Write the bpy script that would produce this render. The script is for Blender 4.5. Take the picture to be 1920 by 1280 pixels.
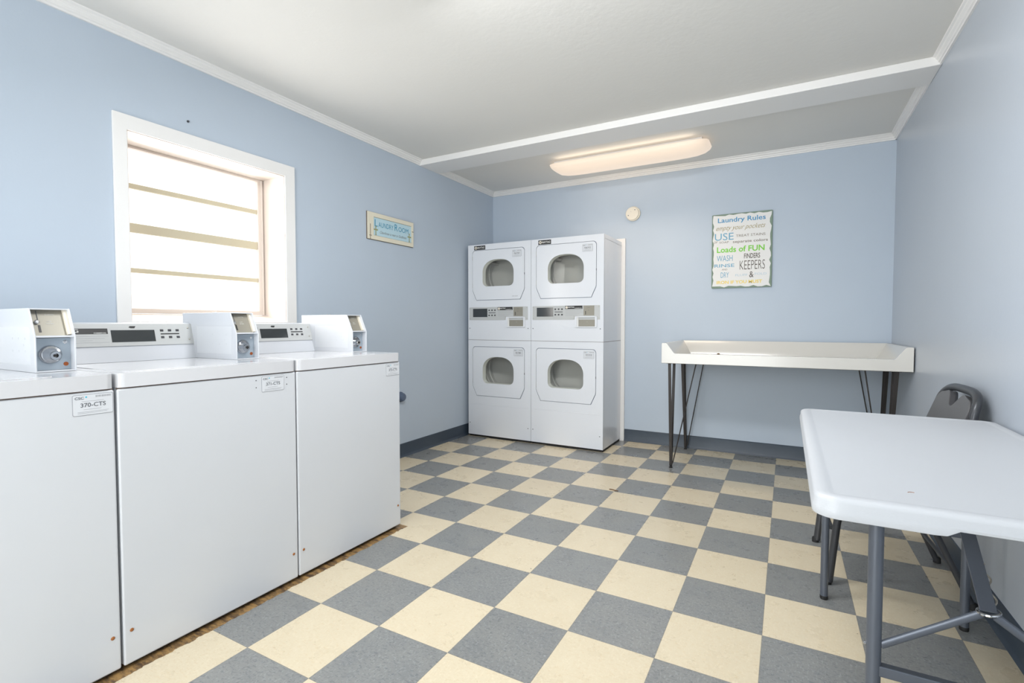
import bpy, bmesh, math, random
from mathutils import Vector, Matrix
from mathutils.geometry import tessellate_polygon
random.seed(7)
for o in list(bpy.data.objects): bpy.data.objects.remove(o)
SC = bpy.context.scene
COL = SC.collection
PI = math.pi
# ------------------------------------------------------------------ camera
XL, XR, YB, YF, H = -2.70, 0.74, 2.66, -3.30, 2.485
cam = bpy.data.objects.new('camera', bpy.data.cameras.new('camera')); COL.objects.link(cam)
yaw, pitch = 0.5031, -0.035
fw = Vector((-math.sin(yaw)*math.cos(pitch), math.cos(yaw)*math.cos(pitch), math.sin(pitch)))
rt = fw.cross(Vector((0, 0, 1))).normalized(); up = rt.cross(fw)
M = Matrix((rt, up, -fw)).transposed().to_4x4(); M.translation = Vector((0.058, -1.9303, 1.0948))
cam.matrix_world = M
cam.data.sensor_width = 36.0; cam.data.lens = 935.6/1920*36
cam.data.clip_start = 0.02; cam.data.clip_end = 60
SC.camera = cam
# ------------------------------------------------------------------ world, lights, exposure
W = bpy.data.worlds.new('sky'); SC.world = W; W.use_nodes = True
bg = W.node_tree.nodes['Background']; bg.inputs[0].default_value = (.93, .97, 1, 1); bg.inputs[1].default_value = 2.2
def area(name, loc, target, sx, sy, power, color):
    L = bpy.data.lights.new(name, 'AREA'); L.shape = 'RECTANGLE'; L.size = sx; L.size_y = sy
    L.energy = power; L.color = color
    o = bpy.data.objects.new(name, L); COL.objects.link(o); o.location = loc
    o.rotation_euler = (Vector(target)-Vector(loc)).to_track_quat('-Z', 'Y').to_euler()
    return o
area('fill_light_behind_camera', (-0.95, YF+0.10, 1.25), (-0.95, 5, 1.25), 1.9, 2.0, 36, (.95, .97, 1.0))  # added fill from behind the camera, set in the unseen doorway
area('overhead_fill_light', (-.70, -.42, H-.09), (-.70, .45, 0), 1.1, .30, 22, (.985, .99, 1.0))  # added overhead fill out of view, no fixture, tilted toward the back wall
area('daylight_through_window', (XL-0.16, -0.29, 1.58), (XL+4, -0.29, 1.40), 0.66, 0.80, 6, (1.0, .97, .93))
SC.view_settings.view_transform = 'Standard'; SC.view_settings.look = 'None'
SC.view_settings.gamma = 1.0; SC.view_settings.use_curve_mapping = False
SC.view_settings.exposure = 0.71
# ------------------------------------------------------------------ materials
def s2l(c): return tuple(((v/255)/12.92 if v/255 <= .04045 else ((v/255+.055)/1.055)**2.4) for v in c)+(1,)
def mat(name, rgb, rough=.5, metal=0., spec=.5, bump=0., bscale=60., var=0., coat=0., emit=None, estr=0.):
    m = bpy.data.materials.new(name); m.use_nodes = True
    nt = m.node_tree; b = nt.nodes['Principled BSDF']; col = s2l(rgb)
    b.inputs['Base Color'].default_value = col; b.inputs['Roughness'].default_value = rough
    b.inputs['Metallic'].default_value = metal; b.inputs['Specular IOR Level'].default_value = spec
    if coat: b.inputs['Coat Weight'].default_value = coat; b.inputs['Coat Roughness'].default_value = .12
    if emit: b.inputs['Emission Color'].default_value = s2l(emit); b.inputs['Emission Strength'].default_value = estr
    tc = nt.nodes.new('ShaderNodeTexCoord')
    nz = nt.nodes.new('ShaderNodeTexNoise'); nz.inputs['Scale'].default_value = bscale; nz.inputs['Detail'].default_value = 4
    nt.links.new(tc.outputs['Object'], nz.inputs['Vector'])
    if bump:
        bp = nt.nodes.new('ShaderNodeBump'); bp.inputs['Strength'].default_value = bump; bp.inputs['Distance'].default_value = .004
        nt.links.new(nz.outputs['Fac'], bp.inputs['Height']); nt.links.new(bp.outputs['Normal'], b.inputs['Normal'])
    if var:
        n2 = nt.nodes.new('ShaderNodeTexNoise'); n2.inputs['Scale'].default_value = 3.; n2.inputs['Detail'].default_value = 5
        nt.links.new(tc.outputs['Object'], n2.inputs['Vector'])
        mx = nt.nodes.new('ShaderNodeMix'); mx.data_type = 'RGBA'
        mx.inputs[6].default_value = tuple(v*(1-var) for v in col[:3])+(1,); mx.inputs[7].default_value = tuple(min(1, v*(1+var)) for v in col[:3])+(1,)
        nt.links.new(n2.outputs['Fac'], mx.inputs[0]); nt.links.new(mx.outputs[2], b.inputs['Base Color'])
    return m
MT = {}
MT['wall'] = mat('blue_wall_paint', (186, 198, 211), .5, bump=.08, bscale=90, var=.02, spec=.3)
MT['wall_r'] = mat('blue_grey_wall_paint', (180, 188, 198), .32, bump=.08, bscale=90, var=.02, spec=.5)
MT['ceil'] = mat('ceiling_paint', (226, 225, 221), .85, bump=.2, bscale=38, var=.02)
MT['trim'] = mat('white_trim_paint', (235, 234, 232), .35, bump=.03)
MT['win'] = mat('cream_window_paint', (216, 206, 197), .4, bump=.05, var=.02)
MT['bar'] = mat('drab_glazing_bar', (196, 188, 164), .5)
MT['base'] = mat('slate_vinyl_base', (56, 68, 81), .4, bump=.05, var=.05)
MT['enamel'] = mat('white_enamel', (226, 229, 234), .22, bump=.02, bscale=200, var=.012, coat=.3)
MT['enamel_dimmed'] = mat('dimmed_white_enamel', (207, 210, 214), .3, bump=.02, bscale=200, var=.02, coat=.2)  # washer white darkened against the dryers' to offset stronger light at the front
MT['top'] = mat('porcelain_top', (209, 210, 213), .16, bump=.02, bscale=120, var=.012, coat=.4)
MT['box'] = mat('coin_box_enamel', (208, 211, 216), .25, bump=.02, bscale=200, coat=.2)
MT['seam'] = mat('dull_seam', (120, 104, 92), .8, var=.2)
MT['gap'] = mat('door_gap_grey', (134, 142, 162), .7)
MT['dark'] = mat('dark_gap', (35, 33, 32), .8)
MT['panelgrey'] = mat('light_grey_panel', (192, 194, 193), .35, spec=.5, var=.01)
MT['display'] = mat('dark_display', (52, 56, 58), .12, coat=.5)
MT['black'] = mat('black_label', (38, 38, 38), .4)
MT['btn'] = mat('dark_button', (58, 58, 62), .5)
MT['ink'] = mat('grey_ink', (95, 98, 104), .7)
MT['inklt'] = mat('pale_ink', (168, 170, 174), .7)
MT['whiteink'] = mat('white_ink', (225, 225, 222), .6)
MT['cyan'] = mat('cyan_ink', (40, 178, 205), .6)
MT['plate'] = mat('white_sticker', (212, 215, 219), .35)
MT['plateedge'] = mat('sticker_edge', (150, 152, 158), .5)
MT['chrome'] = mat('chrome', (205, 207, 210), .15, metal=1.)
MT['steel'] = mat('brushed_steel', (175, 172, 163), .33, metal=.85, bump=.05, bscale=150)
MT['beige'] = mat('beige_coin_plate', (150, 146, 134), .4, metal=.25, var=.03)
MT['galv'] = mat('galvanised_plate', (176, 187, 196), .35, metal=.5, var=.06)
MT['copper'] = mat('copper_plug', (168, 92, 52), .4, metal=.6)
MT['rust'] = mat('rust', (150, 95, 50), .8, var=.3)
MT['drum'] = mat('drum_metal', (216, 217, 219), .45, metal=.0, var=.04)
MT['gasket'] = mat('window_gasket', (205, 207, 200), .5)
MT['tray'] = mat('moulded_fibreglass', (215, 213, 207), .22, bump=.02, var=.01, coat=.3)
MT['iron'] = mat('black_iron', (52, 48, 46), .38, metal=.3, bump=.04)
MT['tabletop'] = mat('white_table_plastic', (188, 191, 195), .42, bump=.10, bscale=260, var=.01)
MT['tableedge'] = MT['tabletop']
MT['tube'] = mat('grey_powder_coated_tube', (92, 98, 108), .35, metal=.35)
MT['chairpaint'] = mat('dark_grey_steel_tube', (70, 72, 76), .35, metal=.4)
MT['vinyl'] = mat('grey_vinyl_pad', (84, 84, 86), .38, bump=.12, bscale=250)
MT['rubber'] = mat('black_rubber', (30, 30, 30), .7)
MT['cream'] = mat('cream_plastic', (232, 224, 208), .45)
MT['slate'] = mat('slate_paint', (88, 102, 124), .4)
MT['wood'] = mat('distressed_cream_board', (226, 220, 200), .6, bump=.2, bscale=25, var=.05)
MT['woodedge'] = mat('dark_board_edge', (110, 96, 80), .7, var=.2)
MT['aqua'] = mat('pale_aqua_paint', (186, 214, 224), .55, var=.03)
MT['teal'] = mat('teal_ink', (38, 138, 172), .6)
MT['olive'] = mat('olive_ink', (150, 152, 98), .6)
MT['brownink'] = mat('brown_grey_ink', (112, 112, 106), .6)
MT['tin'] = mat('distressed_white_tin', (226, 226, 224), .5, bump=.1, bscale=15, var=.015)
MT['tinedge'] = mat('weathered_green_edge', (118, 138, 122), .6, bump=.1, bscale=20, var=.25)
MT['blue'] = mat('blue_ink', (52, 140, 188), .6)
MT['blue2'] = mat('soft_blue_ink', (104, 164, 194), .6)
MT['tan'] = mat('tan_ink', (164, 152, 108), .6)
MT['taupe'] = mat('taupe_ink', (122, 112, 98), .6)
MT['green'] = mat('lime_ink', (122, 204, 62), .6)
MT['yellow'] = mat('yellow_ink', (236, 210, 104), .6)
MT['paleblue'] = mat('pale_blue_ink', (180, 204, 216), .6)
MT['ink_brown'] = mat('dark_brown_ink', (78, 68, 58), .6)
MT['debris'] = mat('brown_debris', (104, 76, 48), .8)

def floor_mat():
    m = bpy.data.materials.new('vinyl_checker_tiles'); m.use_nodes = True; nt = m.node_tree; N = nt.nodes; L = nt.links
    b = N['Principled BSDF']
    geo = N.new('ShaderNodeNewGeometry'); sep = N.new('ShaderNodeSeparateXYZ'); L.new(geo.outputs['Position'], sep.inputs[0])
    def math_(op, a, bb=None, c=None):
        n = N.new('ShaderNodeMath'); n.operation = op
        for i, v in enumerate((a, bb, c)):
            if v is None: continue
            if isinstance(v, (int, float)): n.inputs[i].default_value = v
            else: L.new(v, n.inputs[i])
        return n.outputs[0]
    T = .3048
    ux = math_('DIVIDE', sep.outputs[0], T); uy = math_('DIVIDE', sep.outputs[1], T)
    fx = math_('FLOOR', ux); fy = math_('FLOOR', uy)
    par = math_('FLOORED_MODULO', math_('ADD', fx, fy), 2.0)      # 1 = grey
    # per tile random
    comb = N.new('ShaderNodeCombineXYZ'); L.new(fx, comb.inputs[0]); L.new(fy, comb.inputs[1])
    wn = N.new('ShaderNodeTexWhiteNoise'); wn.noise_dimensions = '2D'; L.new(comb.outputs[0], wn.inputs['Vector'])
    # chips: streaked noise
    def noise(scale, detail, sx, sy, rough=.6, off=0):
        mp = N.new('ShaderNodeMapping'); mp.inputs['Scale'].default_value = (sx, sy, 1); mp.inputs['Location'].default_value = (off, off*.7, 0)
        mp.inputs['Rotation'].default_value = (0, 0, .35)
        L.new(geo.outputs['Position'], mp.inputs[0])
        n = N.new('ShaderNodeTexNoise'); n.inputs['Scale'].default_value = scale; n.inputs['Detail'].default_value = detail; n.inputs['Roughness'].default_value = rough
        L.new(mp.outputs[0], n.inputs['Vector']); return n.outputs['Fac']
    def ramp(fac, p0, p1, c0=(0, 0, 0, 1), c1=(1, 1, 1, 1)):
        r = N.new('ShaderNodeValToRGB'); r.color_ramp.elements[0].position = p0; r.color_ramp.elements[1].position = p1
        r.color_ramp.elements[0].color = c0; r.color_ramp.elements[1].color = c1; L.new(fac, r.inputs[0]); return r.outputs[0]
    def mix(f, a, bb, mode='MIX'):
        n = N.new('ShaderNodeMix'); n.data_type = 'RGBA'; n.blend_type = mode
        for i, v in ((0, f), (6, a), (7, bb)):
            if isinstance(v, tuple): n.inputs[i].default_value = v
            elif isinstance(v, (int, float)): n.inputs[i].default_value = v
            else: L.new(v, n.inputs[i])
        return n.outputs[2]
    cloud = noise(9, 5, 1, 1)
    chipD = ramp(noise(62, 2, 1.0, 2.6, off=3), .54, .64)
    chipL = ramp(noise(70, 2, 2.4, 1.0, off=9), .55, .65)
    g0 = mix(ramp(cloud, .3, .7), s2l((127, 129, 129)), s2l((137, 138, 136)))
    g1 = mix(math_('MULTIPLY', chipD, .55), g0, s2l((92, 98, 104)))
    grey = mix(math_('MULTIPLY', chipL, .33), g1, s2l((168, 172, 172)))
    c0 = mix(ramp(cloud, .3, .7), s2l((211, 198, 171)), s2l((216, 204, 178)))
    c1 = mix(math_('MULTIPLY', chipD, .22), c0, s2l((196, 168, 122)))
    cream = mix(math_('MULTIPLY', chipL, .2), c1, s2l((240, 230, 208)))
    tile = mix(par, cream, grey)
    br = math_('MULTIPLY_ADD', wn.outputs['Value'], .10, .95)
    cb = N.new('ShaderNodeCombineXYZ'); [L.new(br, cb.inputs[i]) for i in range(3)]
    tile = mix(1.0, tile, cb.outputs[0], 'MULTIPLY')
    # dirt blotches and small dark specks
    stain = ramp(noise(3.5, 6, 1, 1, .55, off=21), .50, .85)
    tile = mix(math_('MULTIPLY', stain, .05), tile, s2l((150, 130, 96)))
    vor = N.new('ShaderNodeTexVoronoi'); vor.inputs['Scale'].default_value = 6.5; L.new(geo.outputs['Position'], vor.inputs['Vector'])
    speck = math_('LESS_THAN', vor.outputs['Distance'], .022)
    gate = math_('GREATER_THAN', noise(2.3, 2, 1, 1, off=5), .52)
    tile = mix(math_('MULTIPLY', math_('MULTIPLY', speck, gate), .75), tile, s2l((70, 62, 56)))
    # seams
    def seam(u):
        d = math_('ABSOLUTE', math_('SUBTRACT', math_('FRACT', u), .5)); return math_('GREATER_THAN', d, .4965)
    sm = math_('MAXIMUM', seam(ux), seam(uy))
    tile = mix(math_('MULTIPLY', sm, .55), tile, s2l((110, 104, 96)))
    # bare adhesive strip along the washers
    wob = math_('MULTIPLY_ADD', noise(22, 3, 1, 1, off=2), .03, -1.740)
    bare = math_('MULTIPLY', math_('LESS_THAN', sep.outputs[0], wob), math_('LESS_THAN', sep.outputs[1], .135))
    glue = mix(ramp(noise(16, 5, 1, 3, .7, off=4), .42, .60), s2l((160, 128, 82)), s2l((84, 68, 54)))
    out = mix(bare, tile, glue)
    L.new(out, b.inputs['Base Color'])
    rg = math_('MULTIPLY_ADD', cloud, .25, .17); L.new(rg, b.inputs['Roughness'])
    bp = N.new('ShaderNodeBump'); bp.inputs['Strength'].default_value = .06; bp.inputs['Distance'].default_value = .003
    L.new(noise(30, 4, 1, 1), bp.inputs['Height']); L.new(bp.outputs[0], b.inputs['Normal'])
    b.inputs['Specular IOR Level'].default_value = .5
    return m
MT['floor'] = floor_mat()
def glass(name, tint, rough=.02):
    m = bpy.data.materials.new(name); m.use_nodes = True; nt = m.node_tree; N = nt.nodes; L = nt.links
    N.remove(N['Principled BSDF']); tr = N.new('ShaderNodeBsdfTransparent'); tr.inputs[0].default_value = s2l(tint)
    gl = N.new('ShaderNodeBsdfGlossy'); gl.inputs['Roughness'].default_value = rough; gl.inputs[0].default_value = (1, 1, 1, 1)
    fr = N.new('ShaderNodeFresnel'); fr.inputs[0].default_value = 1.22
    mx = N.new('ShaderNodeMixShader'); L.new(fr.outputs[0], mx.inputs[0]); L.new(tr.outputs[0], mx.inputs[1]); L.new(gl.outputs[0], mx.inputs[2])
    L.new(mx.outputs[0], N['Material Output'].inputs[0]); return m
MT['glass'] = glass('smoked_door_glass', (247, 247, 244))
def frosted():
    m = bpy.data.materials.new('frosted_pane'); m.use_nodes = True; nt = m.node_tree; N = nt.nodes; L = nt.links
    b = N['Principled BSDF']; b.inputs['Base Color'].default_value = (.8, .8, .8, 1); b.inputs['Roughness'].default_value = .4
    tc = N.new('ShaderNodeTexCoord'); nz = N.new('ShaderNodeTexNoise'); nz.inputs['Scale'].default_value = 5; L.new(tc.outputs['Object'], nz.inputs[0])
    mt_ = N.new('ShaderNodeMath'); mt_.operation = 'MULTIPLY_ADD'; mt_.inputs[1].default_value = .10; mt_.inputs[2].default_value = .66
    L.new(nz.outputs['Fac'], mt_.inputs[0]); L.new(mt_.outputs[0], b.inputs['Emission Strength'])
    b.inputs['Emission Color'].default_value = (1, .985, .96, 1); return m
MT['pane'] = frosted()
def lamp_mat():
    m = mat('lit_diffuser', (238, 226, 208), .35); b = m.node_tree.nodes['Principled BSDF']
    b.inputs['Base Color'].default_value = s2l((190, 176, 160))
    b.inputs['Emission Color'].default_value = (1, .82, .66, 1); b.inputs['Emission Strength'].default_value = .36
    return m
MT['lamp'] = lamp_mat()
# grooved board texture on the lower half of the right wall
def groove(m):
    nt = m.node_tree; N = nt.nodes; L = nt.links; b = N['Principled BSDF']
    geo = N.new('ShaderNodeNewGeometry'); sep = N.new('ShaderNodeSeparateXYZ'); L.new(geo.outputs['Position'], sep.inputs[0])
    def mm(op, a, v):
        n = N.new('ShaderNodeMath'); n.operation = op; L.new(a, n.inputs[0])
        if isinstance(v, (int, float)): n.inputs[1].default_value = v
        else: L.new(v, n.inputs[1])
        return n.outputs[0]
    fr = mm('FRACT', mm('DIVIDE', mm('ADD', sep.outputs[1], .06), .19), 0)
    d = mm('ABSOLUTE', mm('SUBTRACT', fr, .5), 0); g = mm('LESS_THAN', d, .03)
    g = mm('MULTIPLY', g, mm('LESS_THAN', sep.outputs[2], .78))
    bp = N.new('ShaderNodeBump'); bp.invert = True; bp.inputs['Strength'].default_value = 1.0; bp.inputs['Distance'].default_value = .008
    L.new(g, bp.inputs['Height']); old = b.inputs['Normal'].links[0].from_socket
    L.new(old, bp.inputs['Normal']); L.new(bp.outputs[0], b.inputs['Normal'])
groove(MT['wall_r'])

# ------------------------------------------------------------------ mesh helpers
_tc = {}
def text_geo(body, shear=0., bold=0.):
    k = (body, shear, bold)
    if k in _tc: return _tc[k]
    c = bpy.data.curves.new('t', 'FONT'); c.body = body; c.size = 1; c.shear = shear; c.offset = bold; c.resolution_u = 3
    o = bpy.data.objects.new('t', c); COL.objects.link(o)
    me = bpy.data.meshes.new_from_object(o.evaluated_get(bpy.context.evaluated_depsgraph_get()))
    V = [(v.co.x, v.co.y) for v in me.vertices]; F = [tuple(p.vertices) for p in me.polygons]
    bpy.data.objects.remove(o); bpy.data.curves.remove(c); bpy.data.meshes.remove(me)
    x0 = min(v[0] for v in V); x1 = max(v[0] for v in V); y0 = min(v[1] for v in V); y1 = max(v[1] for v in V)
    V = [((x-x0)/(x1-x0), (y-y0)/(y1-y0)) for x, y in V]
    _tc[k] = (V, F); return _tc[k]
def frame(o, r, u):
    r = Vector(r).normalized(); u = Vector(u).normalized(); n = r.cross(u)
    m = Matrix((r, u, n)).transposed().to_4x4(); m.translation = Vector(o); return m
def letter(par, mt, m, name, *items):
    for (body, x, y, w, h, kw) in items: MB().text(body, x, y, w, h, m, **kw).build(name, mt, par, smooth=False)
class MB:
    def __init__(s): s.v = []; s.f = []
    def add(s, V, F, m=None):
        b = len(s.v)
        for p in V:
            p = Vector(p); s.v.append(m @ p if m else p)
        s.f += [tuple(b+i for i in f) for f in F]; return s
    def box(s, a, b, m=None):
        (x0, y0, z0), (x1, y1, z1) = a, b
        V = [(x, y, z) for x in (x0, x1) for y in (y0, y1) for z in (z0, z1)]
        F = [(0, 1, 3, 2), (4, 6, 7, 5), (0, 4, 5, 1), (2, 3, 7, 6), (0, 2, 6, 4), (1, 5, 7, 3)]
        return s.add(V, F, m)
    def poly(s, loops, z0, z1, m=None):
        """flat polygon with holes in xy, thickness z0..z1"""
        flat = [p for l in loops for p in l]; n = len(flat)
        tris = tessellate_polygon([[Vector((x, y, 0)) for x, y in l] for l in loops])
        V = [(x, y, z0) for x, y in flat]+[(x, y, z1) for x, y in flat]; F = []
        for t in tris:
            a, b, c = [flat[i] for i in t]
            ar = (b[0]-a[0])*(c[1]-a[1])-(b[1]-a[1])*(c[0]-a[0])
            if abs(ar) < 1e-12: continue
            if ar < 0: t = t[::-1]
            F.append(tuple(i+n for i in t)); F.append(tuple(reversed(t)))
        k = 0
        for l in loops:
            q = len(l)
            for i in range(q): F.append((k+i, k+(i+1) % q, n+k+(i+1) % q, n+k+i))
            k += q
        return s.add(V, F, m)
    def lathe(s, prof, m=None, seg=28):
        """prof: list of (radius, z)"""
        V = []; F = []; n = len(prof)
        for r, z in prof:
            for i in range(seg):
                a = 2*PI*i/seg; V.append((r*math.cos(a), r*math.sin(a), z))
        for j in range(n-1):
            for i in range(seg):
                a = j*seg+i; b = j*seg+(i+1) % seg; F.append((a, b, b+seg, a+seg))
        F.append(tuple(range(seg))[::-1]); F.append(tuple((n-1)*seg+i for i in range(seg)))
        return s.add(V, F, m)
    def tube(s, pts, r, seg=12, closed=False, sx=1., sy=1., ref=None):
        pts = [Vector(p) for p in pts]; n = len(pts); V = []; F = []
        pu = None
        for i, p in enumerate(pts):
            if closed: t = (pts[(i+1) % n]-pts[i-1]).normalized()
            else:
                t = (pts[min(i+1, n-1)]-pts[max(i-1, 0)]).normalized()
            if pu is None:
                a = Vector(ref) if ref else (Vector((0, 0, 1)) if abs(t.z) < .9 else Vector((0, 1, 0)))
            else: a = pu
            u = (a-t*a.dot(t)).normalized(); w = t.cross(u); pu = u
            for k in range(seg):
                an = 2*PI*k/seg; V.append(p+u*math.cos(an)*r*sx+w*math.sin(an)*r*sy)
        m = n if closed else n-1
        for i in range(m):
            for k in range(seg):
                a = i*seg+k; b = i*seg+(k+1) % seg; c = ((i+1) % n)*seg+(k+1) % seg; d = ((i+1) % n)*seg+k
                F.append((a, b, c, d))
        if not closed: F.append(tuple(range(seg))[::-1]); F.append(tuple((n-1)*seg+k for k in range(seg)))
        return s.add(V, F)
    def bar(s, a, b, w, t, ref=(1, 0, 0)):
        """flat strap: w wide along ref, t thick"""
        a = Vector(a); b = Vector(b); d = (b-a).normalized(); u = Vector(ref); u = (u-d*u.dot(d)).normalized(); n = d.cross(u)
        V = [p+u*(w/2)*i+n*(t/2)*j for p in (a, b) for i in (-1, 1) for j in (-1, 1)]
        return s.add(V, [(0, 2, 3, 1), (4, 5, 7, 6), (0, 1, 5, 4), (2, 6, 7, 3), (0, 4, 6, 2), (1, 3, 7, 5)])
    def text(s, body, x, y, w, h, m, shear=0., bold=0., z=.0006, rot=0.):
        V, F = text_geo(body, shear, bold); c, sn = math.cos(rot), math.sin(rot)
        P = [((a-.5)*w, (b-.5)*h) for a, b in V]
        return s.add([(x+a*c-b*sn, y+a*sn+b*c, z) for a, b in P], F, m)
    def rect(s, x0, y0, x1, y1, m, z=.0005, t=.0008):
        return s.box((x0, y0, z), (x1, y1, z+t), m)
    def build(s, name, mt, parent=None, bevel=0., seg=2, smooth=True, label=None):
        me = bpy.data.meshes.new(name); me.from_pydata([tuple(v) for v in s.v], [], s.f)
        bm = bmesh.new(); bm.from_mesh(me); bmesh.ops.recalc_face_normals(bm, faces=bm.faces); bm.to_mesh(me); bm.free()
        me.materials.append(mt if not isinstance(mt, str) else MT[mt])
        if smooth:
            me.polygons.foreach_set('use_smooth', [True]*len(me.polygons)); me.set_sharp_from_angle(angle=math.radians(38))
        o = bpy.data.objects.new(name, me); COL.objects.link(o)
        if parent is not None: o.parent = parent
        if bevel:
            b = o.modifiers.new('bevel', 'BEVEL'); b.width = bevel; b.segments = seg; b.limit_method = 'ANGLE'; b.angle_limit = math.radians(40); b.harden_normals = True
        if label: o['label'] = label
        return o
def thing(name, label, cat, loc=(0, 0, 0), group=None, rz=0.):
    o = bpy.data.objects.new(name, None); COL.objects.link(o); o.location = loc; o.rotation_euler = (0, 0, rz); o.empty_display_size = .1
    o['label'] = label; o['category'] = cat
    if group: o['group'] = group
    return o
def tag(o, label, cat, group=None):
    o['label'] = label; o['category'] = cat
    if group: o['group'] = group
    return o
def struct(o): o['kind'] = 'structure'; return o
def rrect(x0, y0, x1, y1, r, n=5, rs=None):
    rs = rs or (r, r, r, r); P = []
    for (cx, cy, a0, rr) in ((x0+rs[0], y0+rs[0], PI, rs[0]), (x1-rs[1], y0+rs[1], 1.5*PI, rs[1]), (x1-rs[2], y1-rs[2], 0, rs[2]), (x0+rs[3], y1-rs[3], .5*PI, rs[3])):
        for i in range(n+1):
            a = a0+.5*PI*i/n; P.append((cx+rr*math.cos(a), cy+rr*math.sin(a)))
    return P
# ------------------------------------------------------------------ room shell
T = .14
struct(MB().box((XL-T, YF-T, -.10), (XR+T, YB+T, 0)).build('floor', 'floor', smooth=False))
struct(MB().box((XL-T, YF-T, H), (XR+T, YB+T, H+.1)).build('ceiling', 'ceil', smooth=False))
# left wall with the window opening
WY0, WY1, WZ0, WZ1 = -.712, .136, 1.107, 2.014
mw = frame((XL, 0, 0), (0, 1, 0), (0, 0, 1))
struct(MB().poly([[(YF-T, 0), (YB+T, 0), (YB+T, H), (YF-T, H)], [(WY0, WZ0), (WY0, WZ1), (WY1, WZ1), (WY1, WZ0)]], -.24, 0, mw).build('wall_left', 'wall', smooth=False))
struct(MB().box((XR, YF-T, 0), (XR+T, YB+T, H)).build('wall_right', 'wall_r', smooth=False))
struct(MB().box((XL, YB, 0), (XR, YB+T, H)).build('wall_back', 'wall', smooth=False))
# front wall (behind the camera) with an unseen doorway opening around the fill light
mf = frame((0, YF, 0), (1, 0, 0), (0, 0, 1))
DX0, DX1, DZ = -1.95, .05, 2.12
struct(MB().poly([[(XL, 0), (DX0, 0), (DX0, DZ), (DX1, DZ), (DX1, 0), (XR, 0), (XR, H), (XL, H)]], 0, T, mf).build('wall_front', 'wall', smooth=False))
dr = thing('door_1', 'door', 'door', (0, 0, 0)); struct(dr); del dr['category']; del dr['label']
d = MB()
for x in (DX0, (DX0+DX1)/2-.03, DX1-.06): d.box((x, YF-.09, 0), (x+.06, YF-.04, DZ))
d.box((DX0, YF-.09, DZ-.06), (DX1, YF-.04, DZ)); d.box((DX0, YF-.09, 0), (DX1, YF-.04, .16))
d.build('door_frame', 'trim', dr, .003)
MB().box((DX0+.02, YF-.068, .1), (DX1-.02, YF-.062, DZ-.02)).build('door_glass', MT['glass'], dr)
# ceiling beam
struct(MB().box((XL, 1.442, 2.436), (XR, 1.70, H)).build('beam', 'trim', bevel=.004)).name = 'trim_1'
# stepped crown moulding
def crown(name, a, b, nrm):
    a = Vector(a); b = Vector(b); n = Vector(nrm); z = Vector((0, 0, 1))
    prof = [(0, 0), (.010, 0), (.012, .008), (.018, .011), (.020, .020), (.028, .027), (.030, .036), (.038, .040), (.040, .046), (0, .046)]
    V = []; L = len(prof)
    for p in (a, b):
        for d_, h in prof: V.append(p+n*d_+z*(H-.046+h))
    F = [(i, (i+1) % L, L+(i+1) % L, L+i) for i in range(L)]+[tuple(range(L))[::-1], tuple(range(L, 2*L))]
    o = MB().add(V, F).build(name, 'trim', smooth=False); struct(o)
crown('trim_2', (XL, YF, 0), (XL, 1.442, 0), (1, 0, 0)); crown('trim_3', (XL, 1.70, 0), (XL, YB, 0), (1, 0, 0))
crown('trim_4', (XR, YF, 0), (XR, 1.442, 0), (-1, 0, 0)); crown('trim_5', (XR, 1.70, 0), (XR, YB, 0), (-1, 0, 0))
crown('trim_6', (XL, YB, 0), (XR, YB, 0), (0, -1, 0))
# slate vinyl baseboards with a coved toe
def baseb(name, a, b, nrm):
    a = Vector(a); b = Vector(b); n = Vector(nrm); z = Vector((0, 0, 1))
    prof = [(0, 0), (.016, 0), (.014, .004), (.008, .012), (.005, .022), (.004, .108), (.0, .112)]
    V = []; L = len(prof)
    for p in (a, b):
        for d_, h in prof: V.append(p+n*d_+z*h)
    F = [(i, (i+1) % L, L+(i+1) % L, L+i) for i in range(L)]+[tuple(range(L))[::-1], tuple(range(L, 2*L))]
    struct(MB().add(V, F).build(name, 'base'))
baseb('baseboard_left', (XL, YF, 0), (XL, YB, 0), (1, 0, 0))
baseb('baseboard_back', (-1.262, YB, 0), (XR, YB, 0), (0, -1, 0))
baseb('baseboard_right', (XR, YF, 0), (XR, YB, 0), (-1, 0, 0))
# white casing round the dryer recess on the back wall
c = MB().box((-1.318, YB-.022, 0), (-1.262, YB, 1.885)).box((-2.69, YB-.022, 1.835), (-1.318, YB, 1.885))
c.box((-1.304, YB-.028, 0), (-1.300, YB-.020, 1.86))
struct(c.build('trim_7', 'trim', bevel=.002))
# ------------------------------------------------------------------ window 1
win = bpy.data.objects.new('window_1', None); COL.objects.link(win); struct(win); win.location = (XL, (WY0+WY1)/2, WZ0)
def wb(mb, name, mt, **k):
    o = mb.build(name, mt, win, **k); o.matrix_parent_inverse = Matrix.Translation(-Vector(win.location)); return o
cw = .070
cs = MB().poly([[(WY0-.058, WZ0-cw), (WY1+cw, WZ0-cw), (WY1+cw, WZ1+cw), (WY0-.058, WZ1+cw)], [(WY0, WZ0), (WY0, WZ1), (WY1, WZ1), (WY1, WZ0)]], 0, .012, mw)
wb(cs, 'window_casing', 'trim', bevel=.002)
XI = XL-.20
rv = MB()
rv.box((XI-.03, WY0-.001, WZ0), (XL+.004, WY0+.004, WZ1)).box((XI-.03, WY1-.004, WZ0), (XL+.004, WY1+.001, WZ1)).box((XI-.03, WY0, WZ1-.004), (XL+.004, WY1, WZ1+.001))
wb(rv, 'window_reveal', 'win')
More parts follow.
